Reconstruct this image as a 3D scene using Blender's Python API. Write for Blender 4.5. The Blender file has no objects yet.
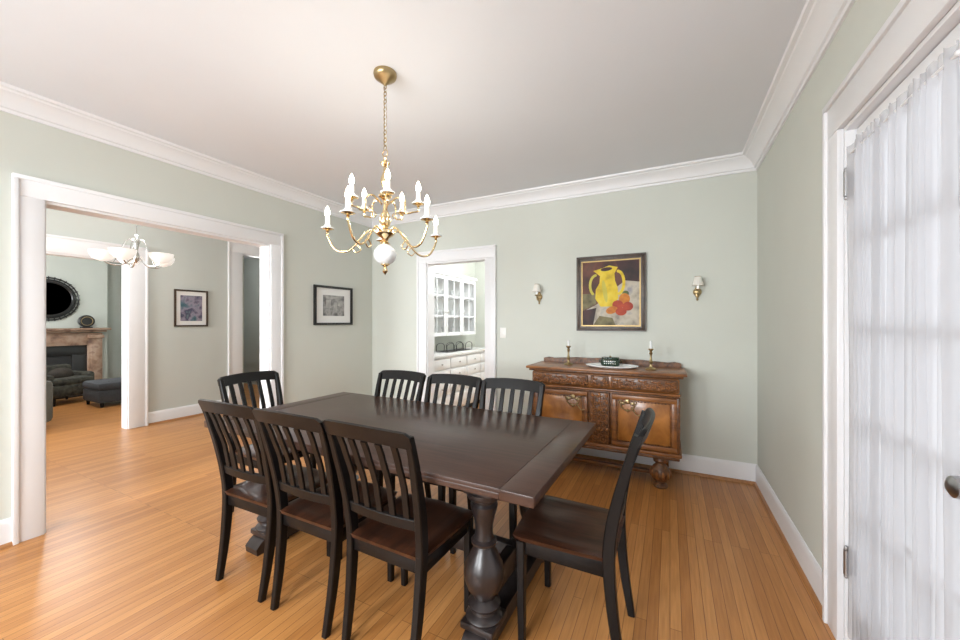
import bpy, bmesh, math, random
from mathutils import Vector, Matrix
random.seed(7)
pi=math.pi
scene=bpy.context.scene
try:
    scene.view_settings.view_transform='Standard'
    scene.view_settings.look='None'
except Exception as e: print(e)

# ---------------------------------------------------------------- materials
def nt(name):
    m=bpy.data.materials.new(name); m.use_nodes=True
    n=m.node_tree.nodes; l=m.node_tree.links
    return m,n,l,n['Principled BSDF']
def plain(name,col,rough=.5,metal=0,var=.04,scale=8,bump=0,emis=0,ecol=None,coat=0,spec=None):
    m,n,l,p=nt(name)
    tc=n.new('ShaderNodeTexCoord'); no=n.new('ShaderNodeTexNoise'); no.inputs['Scale'].default_value=scale
    no.inputs['Detail'].default_value=4
    l.new(tc.outputs['Object'],no.inputs['Vector'])
    r=n.new('ShaderNodeValToRGB')
    r.color_ramp.elements[0].position=.3; r.color_ramp.elements[1].position=.7
    r.color_ramp.elements[0].color=[c*(1-var) for c in col]+[1]
    r.color_ramp.elements[1].color=[min(1,c*(1+var)) for c in col]+[1]
    l.new(no.outputs['Fac'],r.inputs['Fac']); l.new(r.outputs['Color'],p.inputs['Base Color'])
    p.inputs['Roughness'].default_value=rough; p.inputs['Metallic'].default_value=metal
    if coat: p.inputs['Coat Weight'].default_value=coat; p.inputs['Coat Roughness'].default_value=.12
    if spec is not None: p.inputs['Specular IOR Level'].default_value=spec
    if bump:
        b=n.new('ShaderNodeBump'); b.inputs['Strength'].default_value=bump; b.inputs['Distance'].default_value=.01
        l.new(no.outputs['Fac'],b.inputs['Height']); l.new(b.outputs['Normal'],p.inputs['Normal'])
    if emis:
        p.inputs['Emission Color'].default_value=list(ecol or col)+[1]; p.inputs['Emission Strength'].default_value=emis
    return m
def wood(name,c1,c2,stretch=(1,12,12),rough=.35,coat=0,bump=.08,scale=3,spec=None):
    m,n,l,p=nt(name)
    tc=n.new('ShaderNodeTexCoord'); mp=n.new('ShaderNodeMapping'); mp.inputs['Scale'].default_value=stretch
    no=n.new('ShaderNodeTexNoise'); no.inputs['Scale'].default_value=scale; no.inputs['Detail'].default_value=8
    no.inputs['Distortion'].default_value=.6
    l.new(tc.outputs['Object'],mp.inputs['Vector']); l.new(mp.outputs['Vector'],no.inputs['Vector'])
    r=n.new('ShaderNodeValToRGB'); r.color_ramp.elements[0].position=.3; r.color_ramp.elements[1].position=.7
    r.color_ramp.elements[0].color=list(c1)+[1]; r.color_ramp.elements[1].color=list(c2)+[1]
    l.new(no.outputs['Fac'],r.inputs['Fac']); l.new(r.outputs['Color'],p.inputs['Base Color'])
    p.inputs['Roughness'].default_value=rough
    if spec is not None: p.inputs['Specular IOR Level'].default_value=spec
    if coat: p.inputs['Coat Weight'].default_value=coat; p.inputs['Coat Roughness'].default_value=.15
    b=n.new('ShaderNodeBump'); b.inputs['Strength'].default_value=bump; b.inputs['Distance'].default_value=.004
    l.new(no.outputs['Fac'],b.inputs['Height']); l.new(b.outputs['Normal'],p.inputs['Normal'])
    return m
def floor_mat():
    m,n,l,p=nt('oak_strip_floor')
    tc=n.new('ShaderNodeTexCoord'); mp=n.new('ShaderNodeMapping'); mp.inputs['Rotation'].default_value=(0,0,pi/2)
    l.new(tc.outputs['Object'],mp.inputs['Vector'])
    br=n.new('ShaderNodeTexBrick'); br.offset=.37; br.offset_frequency=3
    br.inputs['Color1'].default_value=(.56,.26,.082,1); br.inputs['Color2'].default_value=(.42,.172,.046,1)
    br.inputs['Mortar'].default_value=(.15,.055,.015,1)
    br.inputs['Scale'].default_value=1; br.inputs['Mortar Size'].default_value=.0011; br.inputs['Bias'].default_value=-.1
    br.inputs['Brick Width'].default_value=1.35; br.inputs['Row Height'].default_value=.047
    l.new(mp.outputs['Vector'],br.inputs['Vector'])
    mp2=n.new('ShaderNodeMapping'); mp2.inputs['Scale'].default_value=(45,2.2,1)
    l.new(tc.outputs['Object'],mp2.inputs['Vector'])
    no=n.new('ShaderNodeTexNoise'); no.inputs['Scale'].default_value=2; no.inputs['Detail'].default_value=6
    l.new(mp2.outputs['Vector'],no.inputs['Vector'])
    r=n.new('ShaderNodeValToRGB'); r.color_ramp.elements[0].position=.3; r.color_ramp.elements[1].position=.75
    r.color_ramp.elements[0].color=(.82,.78,.74,1); r.color_ramp.elements[1].color=(1.08,1.08,1.08,1)
    l.new(no.outputs['Fac'],r.inputs['Fac'])
    mx=n.new('ShaderNodeMix'); mx.data_type='RGBA'; mx.blend_type='MULTIPLY'; mx.inputs[0].default_value=1
    l.new(br.outputs['Color'],mx.inputs[6]); l.new(r.outputs['Color'],mx.inputs[7])
    l.new(mx.outputs[2],p.inputs['Base Color'])
    p.inputs['Roughness'].default_value=.33
    b=n.new('ShaderNodeBump'); b.inputs['Strength'].default_value=.12; b.inputs['Distance'].default_value=.002
    l.new(no.outputs['Fac'],b.inputs['Height']); l.new(b.outputs['Normal'],p.inputs['Normal'])
    return m
def art_mat(name,cols,scale=6,kind='noise'):
    m,n,l,p=nt(name)
    tc=n.new('ShaderNodeTexCoord')
    no=n.new('ShaderNodeTexNoise' if kind=='noise' else 'ShaderNodeTexVoronoi'); no.inputs['Scale'].default_value=scale
    if kind=='noise': no.inputs['Detail'].default_value=5
    l.new(tc.outputs['Object'],no.inputs['Vector'])
    r=n.new('ShaderNodeValToRGB'); e=r.color_ramp.elements
    e[0].position=.3; e[0].color=list(cols[0])+[1]; e[1].position=.7; e[1].color=list(cols[-1])+[1]
    for i,c in enumerate(cols[1:-1]):
        x=e.new(.3+.4*(i+1)/(len(cols)-1)); x.color=list(c)+[1]
    l.new(no.outputs['Fac'] if kind=='noise' else no.outputs['Distance'],r.inputs['Fac'])
    l.new(r.outputs['Color'],p.inputs['Base Color']); p.inputs['Roughness'].default_value=.6
    return m
def glass_mat():
    m=bpy.data.materials.new('pane_glass'); m.use_nodes=True; n=m.node_tree.nodes; l=m.node_tree.links
    n.clear(); o=n.new('ShaderNodeOutputMaterial'); t=n.new('ShaderNodeBsdfTransparent'); g=n.new('ShaderNodeBsdfGlossy')
    g.inputs['Roughness'].default_value=.03
    mx=n.new('ShaderNodeMixShader'); mx.inputs[0].default_value=.08
    l.new(t.outputs[0],mx.inputs[1]); l.new(g.outputs[0],mx.inputs[2]); l.new(mx.outputs[0],o.inputs[0]); return m
def sheer_mat():
    m=bpy.data.materials.new('sheer_fabric'); m.use_nodes=True; n=m.node_tree.nodes; l=m.node_tree.links
    n.clear(); o=n.new('ShaderNodeOutputMaterial'); t=n.new('ShaderNodeBsdfTransparent'); d=n.new('ShaderNodeBsdfDiffuse'); tr=n.new('ShaderNodeBsdfTranslucent')
    d.inputs['Color'].default_value=(.66,.66,.68,1); tr.inputs['Color'].default_value=(.62,.62,.65,1)
    a=n.new('ShaderNodeMixShader'); a.inputs[0].default_value=.45
    l.new(d.outputs[0],a.inputs[1]); l.new(tr.outputs[0],a.inputs[2])
    b=n.new('ShaderNodeMixShader'); b.inputs[0].default_value=.36
    l.new(a.outputs[0],b.inputs[1]); l.new(t.outputs[0],b.inputs[2]); l.new(b.outputs[0],o.inputs[0]); return m

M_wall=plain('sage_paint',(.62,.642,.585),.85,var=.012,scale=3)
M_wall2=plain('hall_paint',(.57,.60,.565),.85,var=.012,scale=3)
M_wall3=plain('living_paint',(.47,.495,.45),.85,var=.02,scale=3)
M_ceil=plain('ceiling_paint',(.775,.80,.84),.9,var=.01,scale=2)
M_trim=plain('white_trim',(.82,.825,.84),.4,var=.01,scale=4)
M_floor=floor_mat()
M_shoe=wood('shoe_oak',(.30,.13,.045),(.45,.21,.08),(8,1,8))
M_blk=wood('espresso_black',(.0035,.003,.0035),(.007,.006,.0055),(10,10,1),.38,coat=0,bump=.03,spec=.28)
M_seat=wood('seat_mahogany',(.022,.008,.0045),(.065,.024,.012),(14,1.5,4),.32,coat=.1,spec=.35)
M_table=wood('table_espresso',(.042,.020,.0135),(.072,.035,.024),(1.2,16,4),.30,coat=0,bump=.012,spec=.45)
M_tleg=wood('table_leg_stain',(.012,.009,.009),(.032,.023,.022),(6,6,1),.34,coat=.15)
M_oak=wood('sideboard_oak',(.13,.044,.010),(.31,.118,.028),(2,2,10),.38,coat=.2)
M_burl=wood('sideboard_burl',(.23,.080,.012),(.47,.19,.040),(2,2,1.5),.30,coat=.3,scale=5)
M_carve=wood('carved_oak',(.040,.014,.004),(.21,.080,.021),(8,8,8),.42,coat=.15,bump=.8,scale=5)
M_brass=plain('polished_brass',(.80,.64,.38),.16,1,var=.03)
M_abrass=plain('antique_brass',(.42,.32,.17),.35,1)
M_nickel=plain('nickel',(.62,.62,.60),.22,1)
M_pewter=plain('pewter',(.28,.26,.22),.35,1)
M_porc=plain('white_porcelain',(.82,.84,.85),.15,var=.01)
M_candle=plain('candle_sleeve',(.90,.88,.84),.4,var=.01,emis=.35)  # slight glow added so the sleeves read white; they are no lamps
M_bulb=plain('lit_bulb',(1,.93,.8),.3,var=0,emis=26,ecol=(1,.90,.74))
M_shade=plain('frosted_glass_shade',(.88,.88,.87),.4,var=.01,emis=.45,ecol=(1,.97,.92))
M_sshade=plain('sconce_shade',(.80,.77,.70),.6,var=.02)
M_black=plain('black_frame',(.012,.012,.012),.35)
M_frame=wood('picture_frame_wood',(.03,.018,.011),(.08,.05,.03),(4,4,4),.4)
M_gold=plain('gilt_liner',(.35,.24,.10),.4,.6)
M_mat=plain('mat_board',(.82,.82,.80),.8,var=.01)
M_glass=glass_mat(); M_sheer=sheer_mat()
M_steel=plain('hinge_steel',(.42,.42,.43),.3,1)
M_switch=plain('switch_plastic',(.85,.85,.82),.35,var=0)

# ---------------------------------------------------------------- builder
def cat(pts,n=6):
    P=[Vector(p) for p in pts]; P=[P[0]*2-P[1]]+P+[P[-1]*2-P[-2]]; o=[]
    for i in range(1,len(P)-2):
        a,b,c,d=P[i-1:i+3]
        for k in range(n):
            t=k/n
            o.append(.5*((2*b)+(c-a)*t+(2*a-5*b+4*c-d)*t*t+(3*b-a-3*c+d)*t**3))
    o.append(P[-2]); return o
class B:
    def __init__(s): s.v=[];s.f=[];s.fm=[];s.mats=[]
    def add(s,vs,fs,m,M=None):
        if m not in s.mats: s.mats.append(m)
        k=s.mats.index(m); o=len(s.v)
        for v in vs:
            v=Vector(v); s.v.append(M@v if M else v)
        for f in fs: s.f.append([i+o for i in f]); s.fm.append(k)
        return s
    def box(s,c,d,m,bev=0,M=None,R=None):
        bm=bmesh.new(); bmesh.ops.create_cube(bm,size=1)
        for v in bm.verts: v.co=Vector((v.co.x*d[0],v.co.y*d[1],v.co.z*d[2]))
        if bev: bmesh.ops.bevel(bm,geom=bm.edges[:]+bm.verts[:],offset=min(bev,min(d)*.49),segments=2,profile=.5,affect='EDGES')
        bm.verts.index_update(); T=Matrix.Translation(c)
        if R: T=T@R
        vs=[T@v.co for v in bm.verts]; fs=[[v.index for v in f.verts] for f in bm.faces]; bm.free()
        return s.add(vs,fs,m,M)
    def b2(s,a,b,m,bev=0,M=None):
        return s.box([(a[i]+b[i])/2 for i in range(3)],[abs(b[i]-a[i]) for i in range(3)],m,bev,M)
    def lathe(s,prof,c,m,seg=24,M=None,sq=None):
        vs=[];fs=[]
        for r,z in prof:
            for i in range(seg):
                a=2*pi*i/seg; vs.append((c[0]+r*math.cos(a),c[1]+r*math.sin(a),c[2]+z))
        for j in range(len(prof)-1):
            for i in range(seg):
                k=(i+1)%seg; fs.append([j*seg+i,j*seg+k,(j+1)*seg+k,(j+1)*seg+i])
        if prof[0][0]>1e-4: fs.append(list(range(seg))[::-1])
        if prof[-1][0]>1e-4: fs.append([(len(prof)-1)*seg+i for i in range(seg)])
        return s.add(vs,fs,m,M)
    def tube(s,pts,r,m,seg=8,M=None):
        P=[Vector(p) for p in pts]; n=len(P); R=r if isinstance(r,(list,tuple)) else [r]*n
        vs=[];fs=[]; prev=None
        for i in range(n):
            t=(P[min(i+1,n-1)]-P[max(i-1,0)]).normalized()
            if prev is None: u=t.orthogonal().normalized()
            else: u=(prev-t*prev.dot(t)).normalized()
            prev=u; w=t.cross(u)
            for k in range(seg):
                a=2*pi*k/seg; vs.append(P[i]+(u*math.cos(a)+w*math.sin(a))*R[i])
        for j in range(n-1):
            for i in range(seg):
                k=(i+1)%seg; fs.append([j*seg+i,j*seg+k,(j+1)*seg+k,(j+1)*seg+i])
        fs.append(list(range(seg))[::-1]); fs.append([(n-1)*seg+i for i in range(seg)])
        return s.add(vs,fs,m,M)
    def sweep(s,pts,w,t,m,side,M=None,ch=.25):
        P=[Vector(p) for p in pts]; n=len(P); S=Vector(side).normalized(); vs=[];fs=[]
        W=w if isinstance(w,(list,tuple)) else [w]*n; T=t if isinstance(t,(list,tuple)) else [t]*n
        for i in range(n):
            tg=(P[min(i+1,n-1)]-P[max(i-1,0)]).normalized(); N=tg.cross(S).normalized()
            a=W[i]/2;b=T[i]/2;c=min(a,b)*ch
            for x,y in [(a-c,-b),(a,-b+c),(a,b-c),(a-c,b),(-a+c,b),(-a,b-c),(-a,-b+c),(-a+c,-b)]:
                vs.append(P[i]+S*x+N*y)
        for j in range(n-1):
            for i in range(8):
                k=(i+1)%8; fs.append([j*8+i,j*8+k,(j+1)*8+k,(j+1)*8+i])
        fs.append(list(range(8))[::-1]); fs.append([(n-1)*8+i for i in range(8)])
        return s.add(vs,fs,m,M)
    def prism(s,poly,z0,z1,m,M=None):
        n=len(poly); vs=[(x,y,z0) for x,y in poly]+[(x,y,z1) for x,y in poly]
        fs=[list(range(n))[::-1],[n+i for i in range(n)]]+[[i,(i+1)%n,n+(i+1)%n,n+i] for i in range(n)]
        return s.add(vs,fs,m,M)
    def ell(s,c,r,m,seg=14,M=None):
        n=max(6,seg//2); vs=[];fs=[]
        prof=[(math.sin(pi*j/n),-math.cos(pi*j/n)) for j in range(n+1)]
        for a_,z in prof:
            for i in range(seg):
                a=2*pi*i/seg; vs.append((c[0]+r[0]*a_*math.cos(a),c[1]+r[1]*a_*math.sin(a),c[2]+r[2]*z))
        for j in range(n):
            for i in range(seg):
                k=(i+1)%seg; fs.append([j*seg+i,j*seg+k,(j+1)*seg+k,(j+1)*seg+i])
        return s.add(vs,fs,m,M)
    def ring(s,c,R,r,m,M=None,axis='z',seg=20,arc=2*pi,a0=0,sx=1):
        pts=[]
        for i in range(seg+1):
            a=a0+arc*i/seg; x,y=R*sx*math.cos(a),R*math.sin(a)
            p={'z':(x,y,0),'y':(x,0,y),'x':(0,x,y)}[axis]; pts.append(Vector(c)+Vector(p))
        return s.tube(pts,r,m,6,M)
    def mesh(s,name):
        me=bpy.data.meshes.new(name); me.from_pydata([tuple(v) for v in s.v],[],s.f)
        for m in s.mats: me.materials.append(m)
        for p,k in zip(me.polygons,s.fm): p.material_index=k
        bm=bmesh.new(); bm.from_mesh(me); bmesh.ops.remove_doubles(bm,verts=bm.verts,dist=1e-6)
        bmesh.ops.recalc_face_normals(bm,faces=bm.faces)
        for f in bm.faces: f.smooth=True
        bm.to_mesh(me); bm.free(); me.set_sharp_from_angle(angle=math.radians(38)); return me
    def out(s,name,loc=(0,0,0),rz=0):
        o=bpy.data.objects.new(name,s.mesh(name)); scene.collection.objects.link(o)
        o.location=loc; o.rotation_euler=(0,0,rz); return o

# ---------------------------------------------------------------- room shell
XL,XR,YB,YF,H=-3.566,.649,3.824,-1.6,2.74
T=.14
def wallX(name,x0,x1,y0,y1,ops,mat,h=H):
    b=B(); y=y0
    for (a,c,z0,z1) in sorted(ops):
        if a>y: b.b2((x0,y,0),(x1,a,h),mat)
        if z0>0: b.b2((x0,a,0),(x1,c,z0),mat)
        b.b2((x0,a,z1),(x1,c,h),mat); y=c
    if y<y1: b.b2((x0,y,0),(x1,y1,h),mat)
    return b.out(name)
def wallY(name,y0,y1,x0,x1,ops,mat,h=H):
    b=B(); x=x0
    for (a,c,z0,z1) in sorted(ops):
        if a>x: b.b2((x,y0,0),(a,y1,h),mat)
        if z0>0: b.b2((a,y0,0),(c,y1,z0),mat)
        b.b2((a,y0,z1),(c,y1,h),mat); x=c
    if x<x1: b.b2((x,y0,0),(x1,y1,h),mat)
    return b.out(name)
OL=(.862,2.385,0,2.125)
OB=(-2.68,-1.865,0,2.08)
OD=(.52,2.09,0,2.16)
XH=-6.10; XV=-10.35
B().b2((XV-.2,YF-.2,-.1),(XR+.14,6.6,0),M_floor).out('floor')
B().b2((XV-.2,YF-.2,H),(XR+.14,6.6,H+.1),M_ceil).out('ceiling')
wallX('wall_left',XL-T,XL,YF,YB+T,[OL],M_wall)
wallY('wall_back',YB,YB+T,XL,XR+T,[OB],M_wall)
wallX('wall_right',XR,XR+T,YF,YB,[OD],M_wall)
WIN=[(-3.1,-1.95,.75,2.2),(-1.6,-.45,.75,2.2)]
wallY('wall_front',YF-T,YF,XL-T,XR+T,WIN,M_wall)
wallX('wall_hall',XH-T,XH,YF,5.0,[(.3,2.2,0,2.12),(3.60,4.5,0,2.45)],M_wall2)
wallY('wall_hall_front',YF-T,YF,XV,XL-T,[(-5.6,-4.2,.75,2.2),(-9.4,-7.0,.75,2.2)],M_wall2)
wallY('wall_hall_back',5.0,5.14,XV,XL-T,[],M_wall2)
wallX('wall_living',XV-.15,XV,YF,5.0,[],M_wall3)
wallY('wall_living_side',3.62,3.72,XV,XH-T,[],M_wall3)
wallX('wall_pantry_left',-3.45,-3.30,YB+T,6.3,[],M_wall)
wallX('wall_pantry_right',-.95,-.80,YB+T,6.3,[],M_wall)
wallY('wall_pantry_back',6.3,6.44,-3.45,-.8,[],M_wall)

tn=[0]
def trim(b):
    tn[0]+=1; return b.out('trim_%d'%tn[0])
def prof_run(prof,a,bb,inward,mat,name):
    n=len(prof); vs=[]
    for P,mit in ((a,1),(bb,-1)):
        d=Vector((bb[0]-a[0],bb[1]-a[1])).normalized()
        for off,z in prof:
            vs.append((P[0]+inward[0]*off+d.x*off*mit*P[2],P[1]+inward[1]*off+d.y*off*mit*P[2],z))
    fs=[list(range(n)),[n+i for i in range(n)]]+[[i,(i+1)%n,n+(i+1)%n,n+i] for i in range(n)]
    b=B(); b.add(vs,fs,mat); return b
CR=[(0,H),(0,H-.128),(.013,H-.128),(.016,H-.110),(.028,H-.105),(.034,H-.086),(.052,H-.058),(.078,H-.036),(.092,H-.030),(.097,H-.020),(.118,H-.016),(.123,H)]
trim(prof_run(CR,(XL,YF,1),(XL,YB,1),(1,0),M_trim,''))
trim(prof_run(CR,(XL,YB,1),(XR,YB,1),(0,-1),M_trim,''))
trim(prof_run(CR,(XR,YF,1),(XR,YB,1),(-1,0),M_trim,''))
trim(prof_run(CR,(XL,YF,1),(XR,YF,1),(0,1),M_trim,''))
BP=[(0,.0),(0,.165),(.006,.165),(.012,.155),(.015,.135),(.015,0)]
SP=[(.015,0),(.015,.022),(.022,.020),(.030,.012),(.032,0)]
def base(name,a,bb,inw):
    b=prof_run(BP,a,bb,inw,M_trim,''); c=prof_run(SP,a,bb,inw,M_shoe,'')
    b.add(c.v,c.f,M_shoe); return b.out(name)
CW=.115
base('baseboard_left',(XL,YF,0),(XL,OL[0]-CW,0),(1,0))
base('baseboard_left_far',(XL,OL[1]+CW,0),(XL,YB,1),(1,0))
base('baseboard_back_left',(XL,YB,1),(OB[0]-.125,YB,0),(0,-1))
base('baseboard_back',(OB[1]+.125,YB,0),(XR,YB,1),(0,-1))
base('baseboard_right',(XR,OD[1]+.14,0),(XR,YB,1),(-1,0))
base('baseboard_front',(XL,YF,1),(XR,YF,1),(0,1))
base('baseboard_hall',(XH,2.4,0),(XH,3.37,0),(1,0))
base('baseboard_living',(XV,3.3,0),(XV,3.62,1),(1,0))

def casing(axis,pos,sgn,a,c,ztop,w,hw=None,t=.022,jamb=T,sill=None):
    b=B(); hw=hw or w
    def bb(u0,u1,z0,z1,d0,d1,bev=.003):
        if axis=='x': b.b2((pos+sgn*d0,u0,z0),(pos+sgn*d1,u1,z1),M_trim,bev)
        else: b.b2((u0,pos+sgn*d0,z0),(u1,pos+sgn*d1,z1),M_trim,bev)
    z0=0 if sill is None else sill
    for side in (0,1):
        d0,d1,db=(0,t,t+.012) if side==0 else (-jamb-t,-jamb,-jamb-t-.012)
        e0,e1=(d0,d1)
        bb(a-w,a+.005,z0,ztop,e0,e1); bb(c-.005,c+w,z0,ztop,e0,e1); bb(a-w,c+w,ztop,ztop+hw,e0,e1)
        o0,o1=(0,db) if side==0 else (db,-jamb)
        bb(a-w-.012,a-w+.012,z0,ztop+hw-.012,o0,o1); bb(c+w-.012,c+w+.012,z0,ztop+hw-.012,o0,o1); bb(a-w-.012,c+w+.012,ztop+hw-.012,ztop+hw+.014,o0,o1)
    bb(a-.001,a+.016,z0,ztop-.016,-jamb,0,0); bb(c-.016,c+.001,z0,ztop-.016,-jamb,0,0); bb(a-.001,c+.001,ztop-.016,ztop+.001,-jamb,0,0)
    if sill is not None: bb(a-w-.02,c+w+.02,sill-.03,sill+.005,-jamb,.06); bb(a-w,c+w,sill-.12,sill-.03,0,t)
    return trim(b)
casing('x',XL,1,OL[0],OL[1],OL[3],CW)
casing('y',YB,-1,OB[0],OB[1],OB[3],.12)
casing('x',XR,-1,OD[0],OD[1],OD[3],.115,.14,jamb=T)
casing('x',XH,1,.3,2.2,2.12,.18)
casing('x',XH,1,3.60,4.5,2.45,.2)
for a,c,z0,z1 in WIN: casing('y',YF,1,a,c,z1,.1,sill=z0)
def window(name,y,a,c,z0,z1):
    b=B(); g=.045
    b.b2((a,y-.02,z0),(a+g,y+.02,z1),M_trim);b.b2((c-g,y-.02,z0),(c,y+.02,z1),M_trim)
    b.b2((a+g,y-.02,z0),(c-g,y+.02,z0+g),M_trim);b.b2((a+g,y-.02,z1-g),(c-g,y+.02,z1),M_trim)
    b.b2((a+g,y-.018,(z0+z1)/2-.02),(c-g,y+.018,(z0+z1)/2+.02),M_trim)
    for k in (1,2): xx=a+(c-a)*k/3; b.b2((xx-.01,y-.012,z0+g),(xx+.01,y+.012,z1-g),M_trim)
    b.out(name)
allw=WIN+[(-5.6,-4.2,.75,2.2),(-9.4,-7.0,.75,2.2)]  # unseen hall and living windows, added to bring light into those rooms
for i,(a,c,z0,z1) in enumerate(allw): window('window_%d'%(i+1),YF-.07,a+.017,c-.017,z0+.006,z1-.017)

# ---------------------------------------------------------------- french doors + curtains
def french(name,y0,y1,knob):
    b=B(); x0,x1=.682,.722; z0,z1=.008,2.14
    st=.095
    b.b2((x0,y0,z0),(x1,y0+st,z1),M_trim,.003); b.b2((x0,y1-st,z0),(x1,y1,z1),M_trim,.003)
    b.b2((x0,y0+st,z0),(x1,y1-st,z0+.24),M_trim); b.b2((x0,y0+st,z1-.11),(x1,y1-st,z1),M_trim)
    ya,yb,za,zb=y0+st,y1-st,z0+.24,z1-.11
    for k in (1,2): yy=ya+(yb-ya)*k/3; b.b2((x0+.005,yy-.015,za),(x1-.005,yy+.015,zb),M_trim)
    for k in range(1,5): zz=za+(zb-za)*k/5; b.b2((x0+.006,ya,zz-.015),(x1-.006,yb,zz+.015),M_trim)
    b.b2((.700,ya,za),(.703,yb,zb),M_glass)
    b.box((x0-.004,knob,.93),(.008,.045,.16),M_steel,.003)
    Mx=Matrix.Translation((x0-.004,knob,.945))@Matrix.Rotation(-pi/2,4,'Y')
    b.lathe([(.010,0),(.010,.03),(.022,.036),(.028,.048),(.026,.06),(.012,.068),(0,.069)],(0,0,0),M_steel,20,Mx)
    if y1>2:
        for z in (.36,1.92):
            hx=x0-.034
            b.lathe([(.009,-.05),(.009,.05)],(hx,y1-.010,z),M_steel,12); b.ell((hx,y1-.010,z+.058),(.008,.008,.010),M_steel,8); b.ell((hx,y1-.010,z-.058),(.008,.008,.010),M_steel,8)
            b.box((x0-.017,y1-.010,z),(.034,.005,.095),M_steel)
    return b.out(name)
french('door_1',1.312,2.070,1.345)
french('door_2',.542,1.300,1.25)
def curtain(y0,y1):
    ny,nz=300,34; vs=[];fs=[]; z0,z1=.075,2.065
    for j in range(nz+1):
        t=j/nz; z=z0+(z1-z0)*t
        for i in range(ny+1):
            s=i/ny; y=y0+(y1-y0)*s
            ph=s*34*pi+1.6*math.sin(s*9)+1.1*math.sin(s*23+1)
            amp=.0095*(1+.5*math.sin(s*31+t))
            if t>.96: amp*=.8
            x=.650+amp*math.sin(ph+.5*math.sin(t*5+s*6))+.003*math.sin(ph*.41+t*4)
            zz=z+(.005*math.sin(ph*1.3) if j==nz else 0)
            vs.append((x,y+.004*math.cos(ph),zz))
    for j in range(nz):
        for i in range(ny): a=j*(ny+1)+i; fs.append([a,a+1,a+ny+2,a+ny+1])
    b=B(); b.add(vs,fs,M_sheer)
    b.tube([(.650,y0-.008,2.03),(.650,y1+.008,2.03)],.005,M_trim,10)
    for y in (y0-.010,y1+.010): b.ell((.650,y,2.03),(.008,.008,.008),M_trim,10); b.tube([(.650,y,2.03),(.681,y,2.03)],.004,M_trim,8)
    o=b.out('curtain'); return o
curtain(1.40,2.030); curtain(.60,1.20)

# ---------------------------------------------------------------- dining table
def table():
    b=B(); L,W=2.07,1.05; zt=.762
    b.box((0,0,zt-.019),(L-.26,W-.006,.038),M_table,.0015)
    for s in (-1,1): b.box((s*(L/2-.065),0,zt-.0195),(.1294,W,.039),M_table,.003)
    for s in (-1,1): b.box((0,s*(W/2-.012),zt-.026),(L-.262,.022,.022),M_table,.002)
    for s in (-1,1): b.box((0,s*.34,zt-.07),(1.66,.028,.07),M_tleg,.004)
    prof=[(.075,0),(.078,.012),(.070,.022),(.055,.03),(.052,.04),(.066,.052),(.07,.064),(.056,.076),(.044,.086),(.05,.10),(.07,.125),(.083,.16),(.087,.19),(.080,.225),(.062,.26),(.047,.29),(.042,.305),(.054,.313),(.056,.323),(.042,.333),(.037,.36),(.038,.39),(.047,.43),(.056,.46),(.058,.475),(.048,.485),(.05,.495),(.068,.505),(.074,.515),(.074,.53)]
    for s in (-1,1):
        x=s*.735
        poly=[(-.42,.0),(-.30,.0),(-.28,.014),(.28,.014),(.30,0),(.42,0),(.425,.035),(.40,.06),(.36,.085),(-.36,.085),(-.40,.06),(-.425,.035)]
        Mx=Matrix(((0,0,1,x),(1,0,0,0),(0,1,0,0),(0,0,0,1)))
        b.prism(poly,-.055,.055,M_tleg,Mx)
        for t in (-1,1):
            b.box((x,t*.31,.095),(.15,.15,.03),M_tleg,.006)
            b.lathe(prof,(x,t*.31,.108),M_tleg,28)
            b.box((x,t*.31,.652),(.13,.13,.03),M_tleg,.005)
        poly=[(-.44,.70),(-.44,.7235),(.44,.7235),(.44,.70),(.38,.664),(-.38,.664)]
        b.prism(poly,-.05,.05,M_tleg,Mx)
        b.box((x,0,.20),(.052,.52,.10),M_tleg,.006)
    b.box((0,0,.20),(1.56,.05,.11),M_tleg,.008)
    return b.out('dining_table',(-1.43,1.745,0),math.radians(-1.2))
table()

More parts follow.
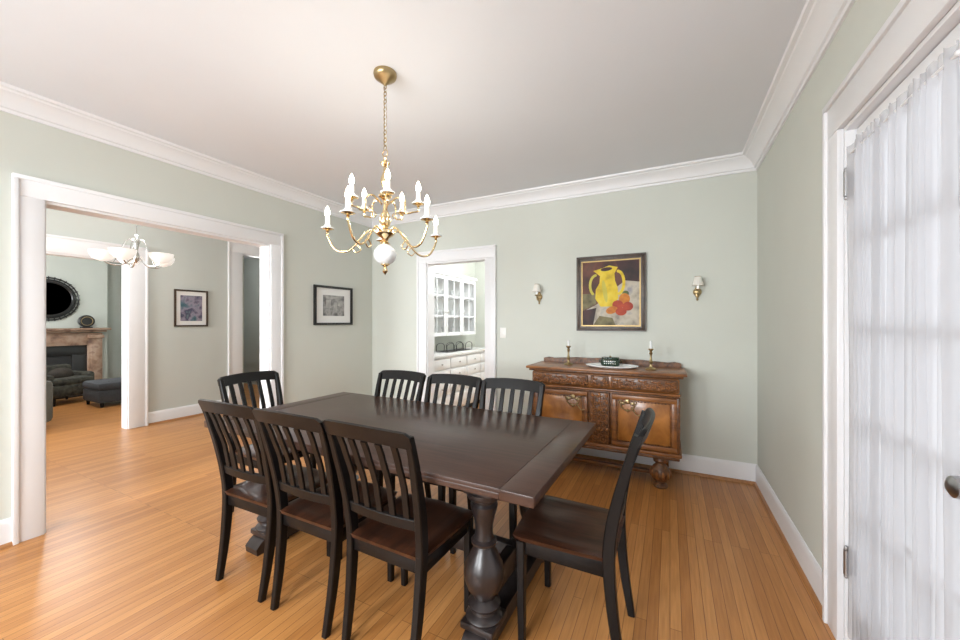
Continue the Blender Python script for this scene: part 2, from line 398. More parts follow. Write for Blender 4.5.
# ---------------------------------------------------------------- chairs
def chair_mesh():
    b=B()
    def postY(z):
        ks=[(0,-.215),(.2,-.185),(.42,-.172),(.55,-.18),(.7,-.208),(.85,-.252),(.96,-.292)]
        for (a,ya),(c,yc) in zip(ks,ks[1:]):
            if z<=c: t=(z-a)/(c-a); t=t*t*(3-2*t)*.3+t*.7; return ya+(yc-ya)*t
        return ks[-1][1]
    for s in (-1,1):
        pts=cat([(s*.172,-.222,0),(s*.178,-.19,.2),(s*.184,-.172,.42),(s*.190,-.182,.56),(s*.197,-.21,.7),(s*.205,-.248,.84),(s*.208,-.278,.935)],5)
        n=len(pts); b.sweep(pts,[.028+.006*math.sin(pi*i/(n-1)) for i in range(n)],[.030+.016*math.sin(pi*min(1,i/(n-1)*1.15)) for i in range(n)],M_blk,(1,0,0))
        b.sweep([(s*.188,.178,0),(s*.190,.180,.22),(s*.190,.180,.43)],[.028,.034,.038],[.028,.034,.038],M_blk,(1,0,0))
    vs=[];fs=[];N=20
    for i in range(N+1):
        t=-1+2*i/N; x=t*.224; bow=.024*(1-t*t)
        top=.956+.010*(1-t*t) - (.014 if abs(t)>.97 else 0); bot=.886+.012*(1-t*t)+ (.008 if abs(t)>.97 else 0)
        yt=postY(top)-bow; yb=postY(bot)-bow
        for (y,z) in [(yb-.012,bot+.004),(yb+.010,bot),(yt+.010,top-.004),(yt+.002,top),(yt-.010,top-.003)]: vs.append((x,y,z))
    for i in range(N):
        for k in range(5): fs.append([i*5+k,i*5+(k+1)%5,(i+1)*5+(k+1)%5,(i+1)*5+k])
    fs.append([0,1,2,3,4]); fs.append([N*5+k for k in (4,3,2,1,0)])
    b.add(vs,fs,M_blk)
    pts=[(t*.19,postY(.57)-.016*(1-t*t),.57) for t in [-1+k/6 for k in range(13)]]
    b.sweep(pts,.045,.020,M_blk,(0,-.15,1))
    for i in range(5):
        t=(-2+i)/2*.66; x=t*.2; pp=[]
        for k in range(8):
            z=.575+(.895-.575)*k/7; tt=k/7
            bow=.016*(1-t*t)*(1-tt)+.024*(1-t*t)*tt
            pp.append((x*(1+.06*tt),postY(z)-bow+.006*math.sin(pi*tt),z))
        b.sweep(pp,.029,.011,M_blk,(1,0,0))
    b.box((0,.184,.405),(.35,.020,.06),M_blk,.003); b.box((0,-.170,.405),(.34,.020,.06),M_blk,.003)
    for s in (-1,1): b.box((s*.187,0,.405),(.020,.34,.06),M_blk,.003)
    nx,ny=16,14; vs=[];fs=[]
    def seat(i,j,top):
        u=-1+2*i/nx; v=-1+2*j/ny
        hw=.2+.014*(v+1)/2; y=v*.205+.010+.012*(1-u*u)*(1 if v>0 else 0)*v
        x=u*hw*(1-.05*max(0,abs(v)-.85)/.15*abs(u))
        if not top: return (x*.965,y*.965,.432)
        d=max(0,1-u*u)*max(0,1-(v*.95)**2)
        z=.458-.010*min(1,d*1.6)+.004*math.exp(-(u*4)**2)*max(0,v)
        edge=max(abs(u),abs(v))
        if edge>.99: z-=.007
        return (x,y,z)
    for top in (True,False):
        for j in range(ny+1):
            for i in range(nx+1): vs.append(seat(i,j,top))
    o=(nx+1)*(ny+1)
    for j in range(ny):
        for i in range(nx):
            a=j*(nx+1)+i; fs.append([a,a+1,a+nx+2,a+nx+1]); fs.append([o+a,o+a+nx+1,o+a+nx+2,o+a+1])
    rim=[i for i in range(nx+1)]+[j*(nx+1)+nx for j in range(1,ny+1)]+[ny*(nx+1)+i for i in range(nx-1,-1,-1)]+[j*(nx+1) for j in range(ny-1,0,-1)]
    for k in range(len(rim)): a,c=rim[k],rim[(k+1)%len(rim)]; fs.append([a,c,o+c,o+a])
    b.add(vs,fs,M_seat)
    return b.mesh('dining_chair')
CM=chair_mesh()
def chair(x,y,rz):
    o=bpy.data.objects.new('dining_chair',CM); scene.collection.objects.link(o); o.location=(x,y,0); o.rotation_euler=(0,0,rz)
for x,y,r in ((-1.940,1.355,.02),(-1.49,1.355,0),(-1.035,1.36,-.02)): chair(x,y,r)
for x,r in ((-1.88,0),(-1.40,.0),(-.945,0)): chair(x,2.06,pi+r)
chair(-.380,1.68,pi/2)
chair(-2.56,1.74,-pi/2)

# ---------------------------------------------------------------- sideboard
def sideboard():
    b=B(); F=-.235
    b.b2((-.60,-.20,.27),(.60,.235,.905),M_oak,.004)
    b.box((0,.0,.932),(1.32,.50,.022),M_oak,.005); b.box((0,.005,.912),(1.27,.475,.022),M_carve,.006)
    gp=[(-.63,.943),(-.63,.980),(-.58,.992),(-.52,.984),(-.42,.99),(-.3,.998),(-.15,.996),(0,1.008),(.15,.996),(.3,.998),(.42,.99),(.52,.984),(.58,.992),(.63,.980),(.63,.943)]
    b.prism(gp,-.235,-.215,M_carve,Matrix(((1,0,0,0),(0,0,-1,0),(0,1,0,0),(0,0,0,1))))
    b.box((0,-.2,.838),(1.22,.05,.125),M_oak,.02)
    for cx,w in ((-.345,.50),(.345,.50),(0,.15)):
        b.box((cx,-.222,.838),(w,.03,.1),M_carve,.012)
        n=int(w/.05)
        for i in range(n):
            x=cx-w/2+.028+(w-.056)*i/max(1,n-1); s=1 if i%2 else -1
            b.ring((x,F-.003,.838+s*.012),.018,.0055,M_oak,axis='y',seg=12,arc=1.6*pi,a0=s*1.2)
            b.ell((x,F-.004,.838+s*.012),(.008,.008,.008),M_oak,8)
            b.ell((x+.015,F-.002,.838-s*.022),(.017,.007,.008),M_oak,8)
            b.ell((x-.008,F-.002,.838-s*.03),(.009,.006,.012),M_oak,8)
    b.box((0,-.205,.768),(1.23,.05,.018),M_oak,.006); b.box((0,-.2,.752),(1.21,.045,.012),M_carve,.004)
    for s in (-1,1):
        cx=s*.345; w=.49
        b.box((cx,-.205,.525),(w,.025,.43),M_oak,.004)
        for (dx,dz,ww,hh) in ((0,.195,w,.04),(0,-.195,w,.04),(-w/2+.02,0,.04,.35),(w/2-.02,0,.04,.35)):
            b.box((cx+dx,-.222,.525+dz),(ww,.018,hh),M_oak,.005)
        b.box((cx,-.216,.525),(w-.10,.016,.335),M_burl,.010)
        for k in range(16):
            xx=cx-w/2+.055+(w-.11)*k/15
            for zz in (.525+.168,.525-.168): b.ell((xx,-.226,zz),(.008,.005,.005),M_carve,6)
        hx=s*.225; hz=.66; y=-.236
        b.ell((hx,y,hz+.03),(.022,.006,.022),M_abrass,12); b.ell((hx-.04,y,hz+.012),(.022,.005,.013),M_abrass,10); b.ell((hx+.04,y,hz+.012),(.022,.005,.013),M_abrass,10)
        b.ring((hx,y-.008,hz+.012),.055,.0055,M_abrass,axis='y',arc=pi,a0=pi,seg=16)
        b.ell((hx,y-.008,hz-.045),(.013,.009,.013),M_abrass,10)
        b.ring((hx-.055,y-.004,hz+.02),.014,.004,M_abrass,axis='y',seg=10); b.ring((hx+.055,y-.004,hz+.02),.014,.004,M_abrass,axis='y',seg=10)
        b.tube(cat([(hx+.03,y-.004,hz-.01),(hx+.05,y-.012,hz-.045),(hx+.075,y-.012,hz-.075),(hx+.10,y-.010,hz-.07)],4),.005,M_abrass)
    b.box((0,-.212,.525),(.165,.04,.44),M_carve,.006)
    for k in range(7):
        z=.35+k*.058
        for s in (-1,1):
            b.ring((s*.032,F-.002,z),.022,.006,M_oak,axis='y',seg=10,arc=1.5*pi,a0=pi/2 if s>0 else 0)
            b.ell((s*.032,F-.003,z),(.009,.008,.009),M_oak,8)
            b.ell((s*.06,F-.001,z+.028),(.012,.006,.017),M_oak,8)
        b.ell((0,F-.003,z+.028),(.012,.009,.020),M_oak,8)
    for s in (-1,1): b.box((s*.598,-.19,.525),(.03,.06,.44),M_carve,.008)
    b.box((0,-.003,.290),(1.25,.465,.03),M_oak,.01); b.box((0,-.0,.262),(1.22,.45,.028),M_carve,.008)
    fp=[(.050,0),(.056,.012),(.05,.024),(.036,.034),(.034,.044),(.052,.058),(.068,.085),(.074,.115),(.070,.145),(.056,.172),(.038,.188),(.036,.198),(.052,.208),(.056,.222),(.05,.235),(.05,.25)]
    for s in (-1,1):
        b.lathe(fp,(s*.47,-.15,0),M_carve,24)
        for k in range(10):
            a=2*pi*k/10; b.ell((s*.47+.070*math.cos(a),-.15+.070*math.sin(a),.112),(.012,.012,.035),M_oak,8)
        b.box((s*.5,.19,.125),(.06,.06,.25),M_oak,.004)
        b.box((s*.485,.02,.05),(.035,.30,.03),M_oak,.005)
    b.box((0,.02,.05),(.95,.04,.028),M_oak,.005)
    return b.out('sideboard',(-.54,3.555,0))
sideboard()
ZT=.943
def candlestick(x,y,h):
    b=B()
    pr=[(.044,0),(.046,.006),(.038,.012),(.016,.02),(.009,.035),(.013,.05),(.018,.058),(.010,.07),(.007,.10),(.012,.118),(.016,.124),(.009,.132),(.012,.142),(.022,.150),(.023,.156),(.013,.158),(.013,.148),(0,.148)]
    b.lathe([(r,z*1.15) for r,z in pr],(0,0,0),M_abrass,20)
    b.lathe([(.010,.168),(.0105,.172+h),(.004,.176+h),(0,.177+h)],(0,0,0),M_porc,12)
    b.out('candlestick',(x,y,ZT))
candlestick(-.86,3.55,.06); candlestick(-.145,3.50,.07)
def platter():
    b=B(); vs=[];fs=[];S=32
    for k,(r,z) in enumerate([(.0,.006),(.7,.006),(.88,.012),(1,.024),(1.0,.018),(.86,.004),(.6,0),(0,0)]):
        for i in range(S): a=2*pi*i/S; vs.append((.225*r*math.cos(a),.14*r*math.sin(a),z))
    for j in range(7):
        for i in range(S): k=(i+1)%S; fs.append([j*S+i,j*S+k,(j+1)*S+k,(j+1)*S+i])
    b.add(vs,fs,M_porc); b.out('serving_platter',(-.465,3.51,ZT))
platter()
M_green=plain('green_glaze',(.010,.032,.016),.25,var=.3,scale=40,coat=.3)
def gbox():
    b=B(); b.box((0,0,.040),(.165,.08,.070),M_green,.024); b.box((0,0,.077),(.145,.068,.018),M_green,.007)
    for i in range(6):
        for j in range(2): b.ell((-.045+i*.018,-.040,.030+j*.020),(.005,.004,.005),M_mat,8)
    for s in (-1,1): b.ring((s*.082,0,.045),.014,.003,M_green,axis='y',seg=10)
    for s in (-1,1):
        for t in (-1,1): b.ell((s*.045,t*.022,.005),(.008,.008,.006),M_abrass,8)
    b.ell((0,0,.09),(.010,.010,.007),M_abrass,8)
    b.out('trinket_box',(-.475,3.51,ZT+.008))
gbox()

# ---------------------------------------------------------------- pictures
def frame_parts(b,w,h,fw,d,mat,M,liner=None,lw=0):
    for (cx,cz,ww,hh) in ((0,h/2-fw/2,w,fw),(0,-h/2+fw/2,w,fw),(-w/2+fw/2,0,fw,h-2*fw),(w/2-fw/2,0,fw,h-2*fw)):
        b.box((cx,-d/2,cz),(ww,d,hh),mat,0,M)
    q=fw*.45
    for (cx,cz,ww,hh) in ((0,h/2-fw/2,w-fw+q,q),(0,-h/2+fw/2,w-fw+q,q),(-w/2+fw/2,0,q,h-fw-q),(w/2-fw/2,0,q,h-fw-q)):
        b.box((cx,-d-.002,cz),(ww,.008,hh),mat,.002,M)
    if liner:
        W,Hh=w-2*fw,h-2*fw
        for (cx,cz,ww,hh) in ((0,Hh/2-lw/2,W,lw),(0,-Hh/2+lw/2,W,lw),(-W/2+lw/2,0,lw,Hh-2*lw),(W/2-lw/2,0,lw,Hh-2*lw)):
            b.box((cx,-d*.35,cz),(ww,d*.5,hh),liner,0,M)
def painting():
    b=B(); w,h=.64,.735
    frame_parts(b,w,h,.045,.032,M_frame,None,M_gold,.012)
    W,Hh=w-.09,h-.09
    bg=art_mat('canvas_dark_red',[(.022,.018,.012),(.09,.03,.018),(.14,.05,.03),(.06,.045,.03)],5)
    cloth=art_mat('canvas_cloth',[(.20,.18,.16),(.42,.37,.29),(.52,.47,.38),(.30,.29,.31)],9)
    yel=art_mat('canvas_yellow',[(.42,.27,.01),(.72,.52,.02),(.80,.64,.07)],9)
    red=art_mat('canvas_red',[(.28,.02,.01),(.50,.07,.015)],14)
    org=art_mat('canvas_orange',[(.45,.12,.01),(.70,.28,.02)],14)
    grn=art_mat('canvas_green',[(.03,.06,.02),(.12,.16,.04)],14)
    ol=art_mat('canvas_olive',[(.07,.06,.025),(.20,.17,.08),(.12,.09,.04)],8)
    drk=art_mat('canvas_dark',[(.012,.008,.008),(.07,.022,.02)],8)
    pg=art_mat('canvas_palegreen',[(.50,.42,.04),(.58,.52,.10)],10)
    b.box((0,-.006,0),(W,.010,Hh),bg)
    P=Matrix(((1,0,0,0),(0,0,-1,0),(0,1,0,0),(0,0,0,1)))
    def sh(poly,k,m): b.prism(poly,.0112+k*.0006,.0116+k*.0006,m,P)
    def el(cx,cz,a,c,rot=0,n=24):
        return [(cx+a*math.cos(t)*math.cos(rot)-c*math.sin(t)*math.sin(rot),cz+a*math.cos(t)*math.sin(rot)+c*math.sin(t)*math.cos(rot)) for t in [2*pi*i/n for i in range(n)]]
    sh([(-.265,-.31),(.265,-.31),(.265,.10),(.14,.12),(.05,.05),(-.02,-.04),(-.15,-.12),(-.265,-.18)],0,cloth)
    sh([(-.265,-.17),(-.13,-.10),(-.14,.0),(-.265,.0)],1,ol)
    sh([(-.265,-.31),(-.265,-.17),(-.13,-.14),(-.16,-.31)],1.5,drk)
    sh([(-.16,-.31),(-.10,-.22),(.02,-.24),(.05,-.31)],2,ol)
    sh([(.05,.31),(.265,.31),(.265,.10),(.12,.12)],1,drk)
    sh([(-.09,-.13),(.03,-.13),(.075,-.05),(.07,.05),(.045,.12),(.04,.19),(.07,.25),(-.01,.27),(-.075,.245),(-.16,.225),(-.095,.17),(-.10,.10),(-.135,.04),(-.14,-.05)],3,yel)
    sh(el(-.035,.235,.055,.018,.1),4,drk)
    for a in range(22):
        t=-1.3+2.8*a/21; x=.07+.055*math.cos(t); z=.10+.11*math.sin(t); sh(el(x,z,.014,.014,0,12),3.1+a*.02,yel)
    for a in range(18):
        t=1.7+2.4*a/17; x=-.13+.06*math.cos(t); z=.08+.10*math.sin(t); sh(el(x,z,.013,.013,0,12),3.6+a*.02,pg)
    sh(el(-.05,.02,.02,.11,.15),4.5,pg)
    sh(el(.13,-.06,.05,.055),5,org); sh(el(.07,-.115,.05,.045),6,red); sh(el(.16,-.13,.048,.042),7,red)
    sh(el(.015,-.165,.055,.035,.3),7,org); sh(el(.10,-.18,.05,.038),8,red); sh(el(.14,-.01,.03,.03),4.2,grn)
    return b.out('still_life_painting',(-.518,YB-.001,1.63))
painting()
def smallart():
    b=B(); w,h=.56,.455
    frame_parts(b,w,h,.026,.025,M_black,None)
    b.box((0,-.004,0),(w-.05,.006,h-.05),M_mat)
    a=art_mat('pencil_sketch',[(.04,.04,.04),(.18,.18,.18),(.38,.38,.37),(.09,.09,.09)],9)
    b.box((0,-.0085,0),(.31,.004,.24),a)
    lt=art_mat('sketch_light',[(.28,.28,.27),(.50,.50,.48)],20)
    for x,z,ww,hh in ((-.08,.02,.07,.10),(.02,-.02,.05,.12),(.09,.03,.07,.06),(-.02,.092,.2,.03)): b.box((x,-.011,z),(ww,.002,hh),lt)
    b.out('framed_sketch',(XL+.001,3.172,1.543),pi/2)
smallart()
def hallart():
    b=B(); w,h=.42,.52
    frame_parts(b,w,h,.022,.02,M_frame,None)
    b.box((0,-.004,0),(w-.04,.006,h-.04),M_mat)
    b.box((0,-.0085,0),(.27,.004,.36),art_mat('abstract_print',[(.02,.035,.04),(.06,.14,.18),(.30,.27,.34),(.05,.05,.10),(.2,.3,.3)],7))
    b.out('framed_print',(XH+.001,2.895,1.545),pi/2)
hallart()
def switch(name,loc,rz,n=2):
    b=B(); b.box((0,-.003,0),(.055*n+.015,.006,.115),M_switch,.002)
    for i in range(n): b.box(((i-(n-1)/2)*.046,-.008,0),(.010,.012,.024),M_switch,.002)
    b.out(name,loc,rz)
switch('light_switch',(-1.655,YB,1.23),0,1)

# ---------------------------------------------------------------- sconces
def sconce(x):
    b=B()
    Mx=Matrix.Rotation(pi/2,4,'X')
    b.lathe([(.032,0),(.034,.004),(.026,.010),(.012,.016),(0,.018)],(0,-.02,0),M_abrass,20,Mx)
    b.ell((0,-.006,-.02),(.022,.007,.055),M_abrass,14); b.ell((0,-.008,-.085),(.010,.008,.012),M_abrass,10); b.ell((0,-.008,.045),(.012,.008,.018),M_abrass,10)
    p=cat([(0,-.012,-.02),(0,-.045,-.055),(0,-.085,-.045),(0,-.09,-.012)],6)
    b.tube(p,.0045,M_abrass,8)
    b.lathe([(.006,-.016),(.02,-.010),(.023,-.003),(.018,.0),(.010,.002)],(0,-.09,0),M_abrass,18)
    b.lathe([(.0095,0),(.0095,.06),(0,.062)],(0,-.09,0),M_candle,14)
    b.lathe([(.046,.030),(.040,.052),(.030,.085),(.024,.108),(.0225,.108),(.0285,.085),(.0385,.052),(.0445,.030),(.046,.030)],(0,-.09,0),M_sshade,24)
    b.ring((0,-.09,.108),.024,.002,M_abrass); b.tube([(-.024,-.09,.10),(.024,-.09,.10)],.0015,M_abrass,6)
    b.out('wall_sconce',(x,YB-.001,1.635))
sconce(-1.235); sconce(.215)

# ---------------------------------------------------------------- chandelier
CX,CY=-1.418,1.622
def flame(b,x,y,z,s=1):
    b.lathe([(.0065*s,0),(.012*s,.012*s),(.014*s,.024*s),(.010*s,.042*s),(.004*s,.056*s),(0,.062*s)],(x,y,z),M_bulb,10)
A0=math.radians(207)
def chandelier():
    b=B()
    b.lathe([(0,2.668),(.008,2.67),(.012,2.678),(.022,2.684),(.030,2.694),(.048,2.704),(.060,2.714),(.064,2.728),(.062,2.74)],(0,0,0),M_abrass,28)
    b.ring((0,0,2.660),.010,.0025,M_abrass,axis='y')
    z=2.645;k=0
    while z>2.31:
        b.ring((0,0,z),.014,.0026,M_abrass,axis='y' if k%2 else 'x',seg=12,sx=.62); z-=.0215;k+=1
    b.tube([(.004,.003,2.65),(.006,-.003,2.5),(.003,.004,2.31)],.0018,M_mat,6)
    b.ring((0,0,2.292),.018,.003,M_brass,axis='y')
    prof=[(0,2.272),(.008,2.27),(.011,2.262),(.006,2.254),(.018,2.245),(.026,2.235),(.018,2.224),(.008,2.215),(.010,2.19),(.020,2.165),(.026,2.14),(.020,2.115),(.009,2.095),(.008,2.075),(.020,2.068),(.034,2.058),(.036,2.048),(.022,2.038),(.010,2.028),(.009,1.99),(.016,1.965),(.028,1.94),(.034,1.915),(.026,1.89),(.014,1.875),(.030,1.866),(.050,1.858),(.054,1.842),(.040,1.828),(.022,1.818),(.014,1.80),(.024,1.79),(.030,1.782)]
    b.lathe(prof,(0,0,0),M_brass,28)
    b.lathe([(.020,1.785),(.038,1.772),(.056,1.75),(.063,1.725),(.056,1.70),(.040,1.682),(.018,1.67)],(0,0,0),M_porc,28)
    b.lathe([(.026,1.678),(.024,1.668),(.010,1.660),(.007,1.652),(.013,1.642),(.015,1.632),(.008,1.622),(0,1.612)],(0,0,0),M_brass,20)
    def arm(a,z0,rr,zc,dip,r):
        c,s=math.cos(a),math.sin(a)
        pl=[(.03,z0),(.07,z0+.030),(.11,z0+.010),(rr*.62,z0-dip),(rr*.86,z0-dip+.004),(rr,zc-.035),(rr,zc-.012)]
        b.tube(cat([(q*c,q*s,z) for q,z in pl],6),r,M_brass,10)
        b.tube(cat([((rr*.5)*c,(rr*.5)*s,z0-dip*.6),((rr*.42)*c,(rr*.42)*s,z0-dip*.95),((rr*.5)*c,(rr*.5)*s,z0-dip*1.15),((rr*.56)*c,(rr*.56)*s,z0-dip*.95)],5),r*.6,M_brass,8)
        b.lathe([(.005,-.016),(.010,-.012),(.006,-.006),(.018,-.002),(.030,.002),(.034,.004)],(rr*c,rr*s,zc),M_brass,18)
        b.lathe([(.034,.004),(.036,.009),(.031,.010),(.020,.008),(.019,.022),(.012,.028)],(rr*c,rr*s,zc),M_porc,18)
        b.lathe([(.0120,.022),(.0120,.068),(.007,.071)],(rr*c,rr*s,zc),M_candle,14)
        flame(b,rr*c,rr*s,zc+.070)
    for k in range(5): arm(A0+k*2*pi/5,1.835,.322,1.866,.085,.0058)
    for k in range(5): arm(A0+pi/5+k*2*pi/5,2.015,.185,2.005,.055,.005)
    b.out('chandelier',(CX,CY,0))
    for k in range(5):
        a=A0+k*2*pi/5
        l=bpy.data.lights.new('bulb_light','POINT'); l.energy=1.9; l.color=(1,.94,.84); l.shadow_soft_size=.02
        o=bpy.data.objects.new('bulb_light',l); scene.collection.objects.link(o); o.location=(CX+.322*math.cos(a),CY+.322*math.sin(a),2.02)
chandelier()

# ---------------------------------------------------------------- hall chandelier
def hall_chand():
    b=B()
    b.lathe([(.06,H-0.0),(.06,H-.015),(.02,H-.03),(0,H-.032)],(0,0,0),M_nickel,20)
    b.tube([(0,0,H-.03),(0,0,2.24)],.006,M_nickel,8)
    b.lathe([(0,2.26),(.02,2.24),(.012,2.22),(.03,2.18),(.02,2.14),(.012,2.08),(.028,2.03),(.022,1.99),(.008,1.97),(0,1.955)],(0,0,0),M_nickel,20)
    for k in range(5):
        a=k*2*pi/5+.5; c,s=math.cos(a),math.sin(a)
        b.tube(cat([(.01*c,.01*s,2.04),(.09*c,.09*s,1.945),(.18*c,.18*s,1.93),(.25*c,.25*s,1.965)],6),.007,M_nickel,8)
        b.tube(cat([(.012*c,.012*s,2.20),(.08*c,.08*s,2.18),(.13*c,.13*s,2.05),(.18*c,.18*s,1.94)],6),.005,M_nickel,8)
        b.lathe([(.012,1.955),(.03,1.962),(.068,1.98),(.094,2.015),(.104,2.055),(.100,2.055),(.090,2.018),(.064,1.986),(.02,1.972)],(.25*c,.25*s,0),M_shade,22)
    b.out('hall_chandelier',(-4.92,1.84,0))
    l=bpy.data.lights.new('hall_lamp','POINT'); l.energy=20; l.color=(1,.97,.94); l.shadow_soft_size=.15
    o=bpy.data.objects.new('hall_lamp',l); scene.collection.objects.link(o); o.location=(-4.92,1.84,2.40)
hall_chand()

# ---------------------------------------------------------------- living room
M_stone=art_mat('mantel_marble',[(.13,.07,.045),(.28,.17,.11),(.36,.25,.18),(.20,.11,.07)],6)
M_soot=plain('soot_black',(.012,.012,.012),.7)
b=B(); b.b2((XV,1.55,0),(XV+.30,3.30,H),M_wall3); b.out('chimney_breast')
def fireplace():
    b=B()
    for s in (-1,1):
        b.box((.06,s*.64,.57),(.12,.20,1.14),M_stone,.006); b.box((.07,s*.64,.06),(.14,.24,.12),M_stone,.006)
        b.box((.125,s*.64,.55),(.015,.13,.80),M_stone,.004); b.box((.085,s*.64,1.07),(.16,.23,.06),M_stone,.01)
    b.box((.058,0,1.03),(.116,1.10,.24),M_stone,.006); b.box((.122,0,1.03),(.012,.8,.13),M_stone,.004)
    b.box((.10,0,1.175),(.20,1.56,.035),M_stone,.008); b.box((.125,0,1.215),(.25,1.66,.04),M_stone,.008)
    b.box((.012,0,.46),(.024,1.10,.92),M_soot)
    b.box((.03,-.44,.37),(.05,.2,.72),M_black,.004); b.box((.03,.44,.37),(.05,.2,.72),M_black,.004); b.box((.03,0,.82),(.052,1.08,.18),M_black,.004)
    for k in range(7): b.box((.10,-.27+k*.09,.12),(.10,.012,.15),M_pewter)
    b.tube([(.12,-.3,.17),(.12,.3,.20)],.04,M_frame,10); b.tube([(.10,-.28,.25),(.11,.25,.23)],.035,M_frame,10)
    b.box((.26,0,.012),(.52,1.6,.024),M_black,.004)
    b.out('fireplace',(XV+.302,2.45,0))
fireplace()
def mirror():
    b=B(); Mx=Matrix.Rotation(pi/2,4,'Y')
    b.lathe([(0,.004),(.30,.004)],(0,0,0),plain('mirror_silver',(.35,.40,.38),.05,1),40,Mx)
    for r,t in ((.31,.022),(.345,.014),(.385,.012)): b.ring((.024,0,0),r,t,M_black,axis='x',seg=40)
    for k in range(32):
        a=2*pi*k/32; b.tube([(.015,.30*math.cos(a),.30*math.sin(a)),(.015,.41*math.cos(a),.41*math.sin(a))],.009,M_black,6)
    b.out('round_mirror',(XV+.303,2.50,1.77))
mirror()
def clock():
    b=B(); Mx=Matrix.Rotation(pi/2,4,'Y')
    b.lathe([(0,-.03),(.10,-.03),(.115,-.01),(.115,.02),(.10,.035),(0,.035)],(0,0,.13),M_black,24,Matrix.Translation((0,0,.13))@Mx@Matrix.Translation((0,0,-.13)))
    b.ring((.04,0,.13),.08,.006,M_abrass,axis='x'); b.box((0,0,.012),(.08,.16,.024),M_black,.006)
    b.out('mantel_clock',(XV+.42,2.96,1.236))
clock()
M_gray=plain('gray_upholstery',(.05,.053,.06),.9,var=.15,scale=60,bump=.2)
M_olive=plain('olive_pattern_fabric',(.04,.038,.028),.9,var=.7,scale=16,bump=.2)
M_wick=plain('dark_wicker',(.03,.022,.015),.8,var=.4,scale=60,bump=.4)
M_sofa=plain('sofa_fabric',(.11,.11,.095),.9,var=.1,scale=50,bump=.2)
def ottoman():
    b=B(); b.box((0,0,.17),(.62,.95,.20),M_gray,.03); b.box((0,0,.325),(.64,.97,.13),M_gray,.045)
    for i in range(3):
        for j in range(2): b.ell((-.16+.32*j,-.3+.3*i,.392),(.014,.014,.006),M_gray,8)
    for s in (-1,1):
        for t in (-1,1): b.lathe([(.018,0),(.026,.08)],(s*.26,t*.42,0),M_blk,10)
    b.out('ottoman',(-8.25,2.98,0))
ottoman()
def armchair():
    b=B()
    b.box((0,0,.23),(.62,.60,.20),M_olive,.04); b.box((.02,0,.37),(.58,.56,.12),M_olive,.05)
    b.box((-.27,0,.44),(.14,.60,.36),M_olive,.06)
    for s in (-1,1): b.box((0,s*.27,.36),(.52,.10,.28),M_olive,.045)
    b.ell((.0,0,.47),(.10,.17,.12),M_wick,16)
    for s in (-1,1):
        for t in (-1,1): b.lathe([(.016,0),(.024,.14)],(s*.25,t*.24,0),M_blk,10)
    b.out('armchair',(-9.08,2.40,0),.3)
armchair()
def sofa():
    b=B(); b.box((0,0,.24),(1.9,.86,.24),M_sofa,.04)
    for s in (-1,1): b.box((s*.99,0,.34),(.2,.88,.54),M_sofa,.06)
    b.box((0,-.36,.52),(1.9,.2,.6),M_sofa,.07)
    for k in (-1,0,1): b.box((k*.6,.06,.43),(.58,.68,.16),M_sofa,.05); b.box((k*.6,-.2,.66),(.56,.18,.40),M_sofa,.07)
    for s in (-1,1):
        for t in (-1,1): b.lathe([(.018,0),(.025,.12)],(s*.95,t*.35,0),M_blk,10)
    b.out('sofa',(-8.1,1.36,0),0)
sofa()

# ---------------------------------------------------------------- butler's pantry
M_cab=plain('cabinet_white',(.80,.81,.82),.4,var=.01)
M_counter=plain('counter_white',(.70,.70,.69),.2,var=.03)
XC=-3.275
def upper():
    b=B(); y0,y1=4.30,5.75; x0,x1=XC,-3.02; z0,z1=1.14,2.05
    b.b2((x0,y0+.02,z0+.02),(x0+.02,y1-.02,z1-.02),M_cab); b.b2((x0,y0+.02,z1-.02),(x1,y1-.02,z1),M_cab); b.b2((x0,y0+.02,z0),(x1,y1-.02,z0+.02),M_cab)
    b.b2((x0,y0,z0),(x1,y0+.02,z1),M_cab); b.b2((x0,y1-.02,z0),(x1,y1,z1),M_cab)
    for z in (1.42,1.72): b.b2((x0+.02,y0+.02,z),(x1-.03,y1-.02,z+.018),M_cab)
    for i in range(5):
        y=y0+.15+i*.27
        for z in (1.16,1.438,1.738): b.lathe([(.03,0),(.045,.04),(.05,.11),(.047,.11),(.04,.04),(0,.01)],(-3.16,y,z),M_porc,14)
    n=3; w=(y1-y0)/n
    for k in range(n):
        a,c=y0+k*w+.004,y0+(k+1)*w-.004
        for q in ((a,a+.05),(c-.05,c)): b.b2((x1,q[0],z0),(x1+.02,q[1],z1),M_cab,.003)
        for q in ((z0,z0+.055),(z1-.055,z1)): b.b2((x1,a+.05,q[0]),(x1+.02,c-.05,q[1]),M_cab)
        ym=(a+c)/2; b.b2((x1+.003,ym-.008,z0+.05),(x1+.017,ym+.008,z1-.05),M_cab)
        for t in (1,2): z=z0+(z1-z0)*t/3; b.b2((x1+.004,a+.05,z-.008),(x1+.016,c-.05,z+.008),M_cab)
        b.b2((x1+.008,a+.05,z0+.055),(x1+.011,c-.05,z1-.055),M_glass)
        b.ell((x1+.032,a+.025 if k else c-.025,1.5),(.012,.012,.012),M_nickel,10)
    b.b2((x0,y0-.02,z1),(x1+.05,y1,z1+.05),M_cab,.01)
    b.out('china_cabinet')
upper()
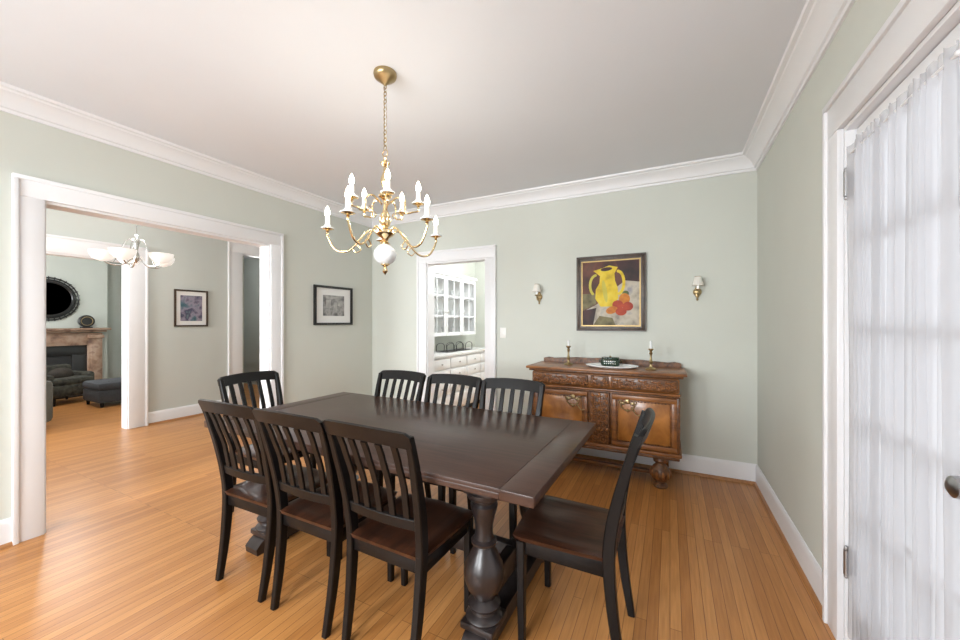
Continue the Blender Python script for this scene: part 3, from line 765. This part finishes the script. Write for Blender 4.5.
def lower():
    b=B(); y0,y1=4.05,5.95; x0,x1=XC,-2.78
    b.b2((x0,y0,.08),(x1,y1,.86),M_cab); b.b2((x0,y0,0),(x1-.05,y1,.08),M_soot)
    b.b2((x0,y0-.01,.86),(x1+.03,y1+.01,.90),M_counter,.006)
    n=4;w=(y1-y0)/n
    for k in range(n):
        a,c=y0+k*w+.012,y0+(k+1)*w-.012
        for z0,z1 in ((.70,.84),(.54,.68),(.34,.52),(.11,.32)):
            b.b2((x1,a,z0),(x1+.018,c,z1),M_cab,.005)
            b.ell((x1+.03,(a+c)/2,(z0+z1)/2),(.013,.016,.013),M_nickel,10)
    b.out('base_cabinet')
lower()
def rack():
    b=B()
    for y in (0,.28,.56):
        b.tube(cat([(0,y-.1,.004),(0,y-.1,.10),(0,y,.13),(0,y+.1,.10),(0,y+.1,.004)],5),.005,M_black,6)
        b.tube(cat([(.18,y-.1,.004),(.18,y-.1,.10),(.18,y,.13),(.18,y+.1,.10),(.18,y+.1,.004)],5),.005,M_black,6)
    for x in (0,.18): b.tube([(x,-.1,.006),(x,.66,.006)],.005,M_black,6)
    for k in range(8): b.tube([(0,-.1+k*.108,.006),(.18,-.1+k*.108,.006)],.004,M_black,6)
    b.out('wire_rack',(-3.08,4.75,.901))
rack()
base('baseboard_pantry',(-3.3,6.3,1),(-.95,6.3,1),(0,-1))

# ---------------------------------------------------------------- lights
def area(name,loc,rot,sx,sy,e,col=(1,.98,.95)):
    l=bpy.data.lights.new(name,'AREA'); l.shape='RECTANGLE'; l.size=sx; l.size_y=sy; l.energy=e; l.color=col
    o=bpy.data.objects.new(name,l); scene.collection.objects.link(o); o.location=loc; o.rotation_euler=rot; return o
for i,(a,c,z0,z1) in enumerate(allw):
    e=[165,175,240,330][i]
    area('window_daylight',((a+c)/2,YF-.55,(z0+z1)/2+.20),(pi/2-.38,0,0),c-a,z1-z0,e,(.93,.97,1))  # added area lamps outside unseen windows, put in to light the rooms
area('door_daylight',(1.9,1.3,1.5),(0,pi/2+.0,0),2.2,1.8,34,(.92,.96,1))
def added_ceiling_lamp(x,y,e):
    b=B(); b.lathe([(.16,H),(.165,H-.02),(.15,H-.05),(.10,H-.085),(0,H-.10)],(x,y,0),M_shade,28); b.out('ceiling_lamp')
    l=bpy.data.lights.new('ceiling_lamp_light','POINT'); l.energy=e; l.shadow_soft_size=.15; o=bpy.data.objects.new('ceiling_lamp_light',l); scene.collection.objects.link(o); o.location=(x,y,H-.3)
added_ceiling_lamp(-2.0,5.0,75); added_ceiling_lamp(-8.2,2.2,55); added_ceiling_lamp(-6.9,4.35,18)  # unseen fixtures added to brighten the pantry, living room and side room

w=bpy.data.worlds.new('World'); scene.world=w; w.use_nodes=True
bg=w.node_tree.nodes['Background']; bg.inputs[0].default_value=(.93,.96,1,1); bg.inputs[1].default_value=.95

# ---------------------------------------------------------------- camera
cam=bpy.data.cameras.new('camera'); co=bpy.data.objects.new('camera',cam); scene.collection.objects.link(co)
cam.sensor_width=36; cam.lens=374/960*36; cam.shift_y=2/960; cam.clip_start=.02
co.location=(0,0,1.35); co.rotation_euler=(pi/2,0,math.radians(26.93)); scene.camera=co
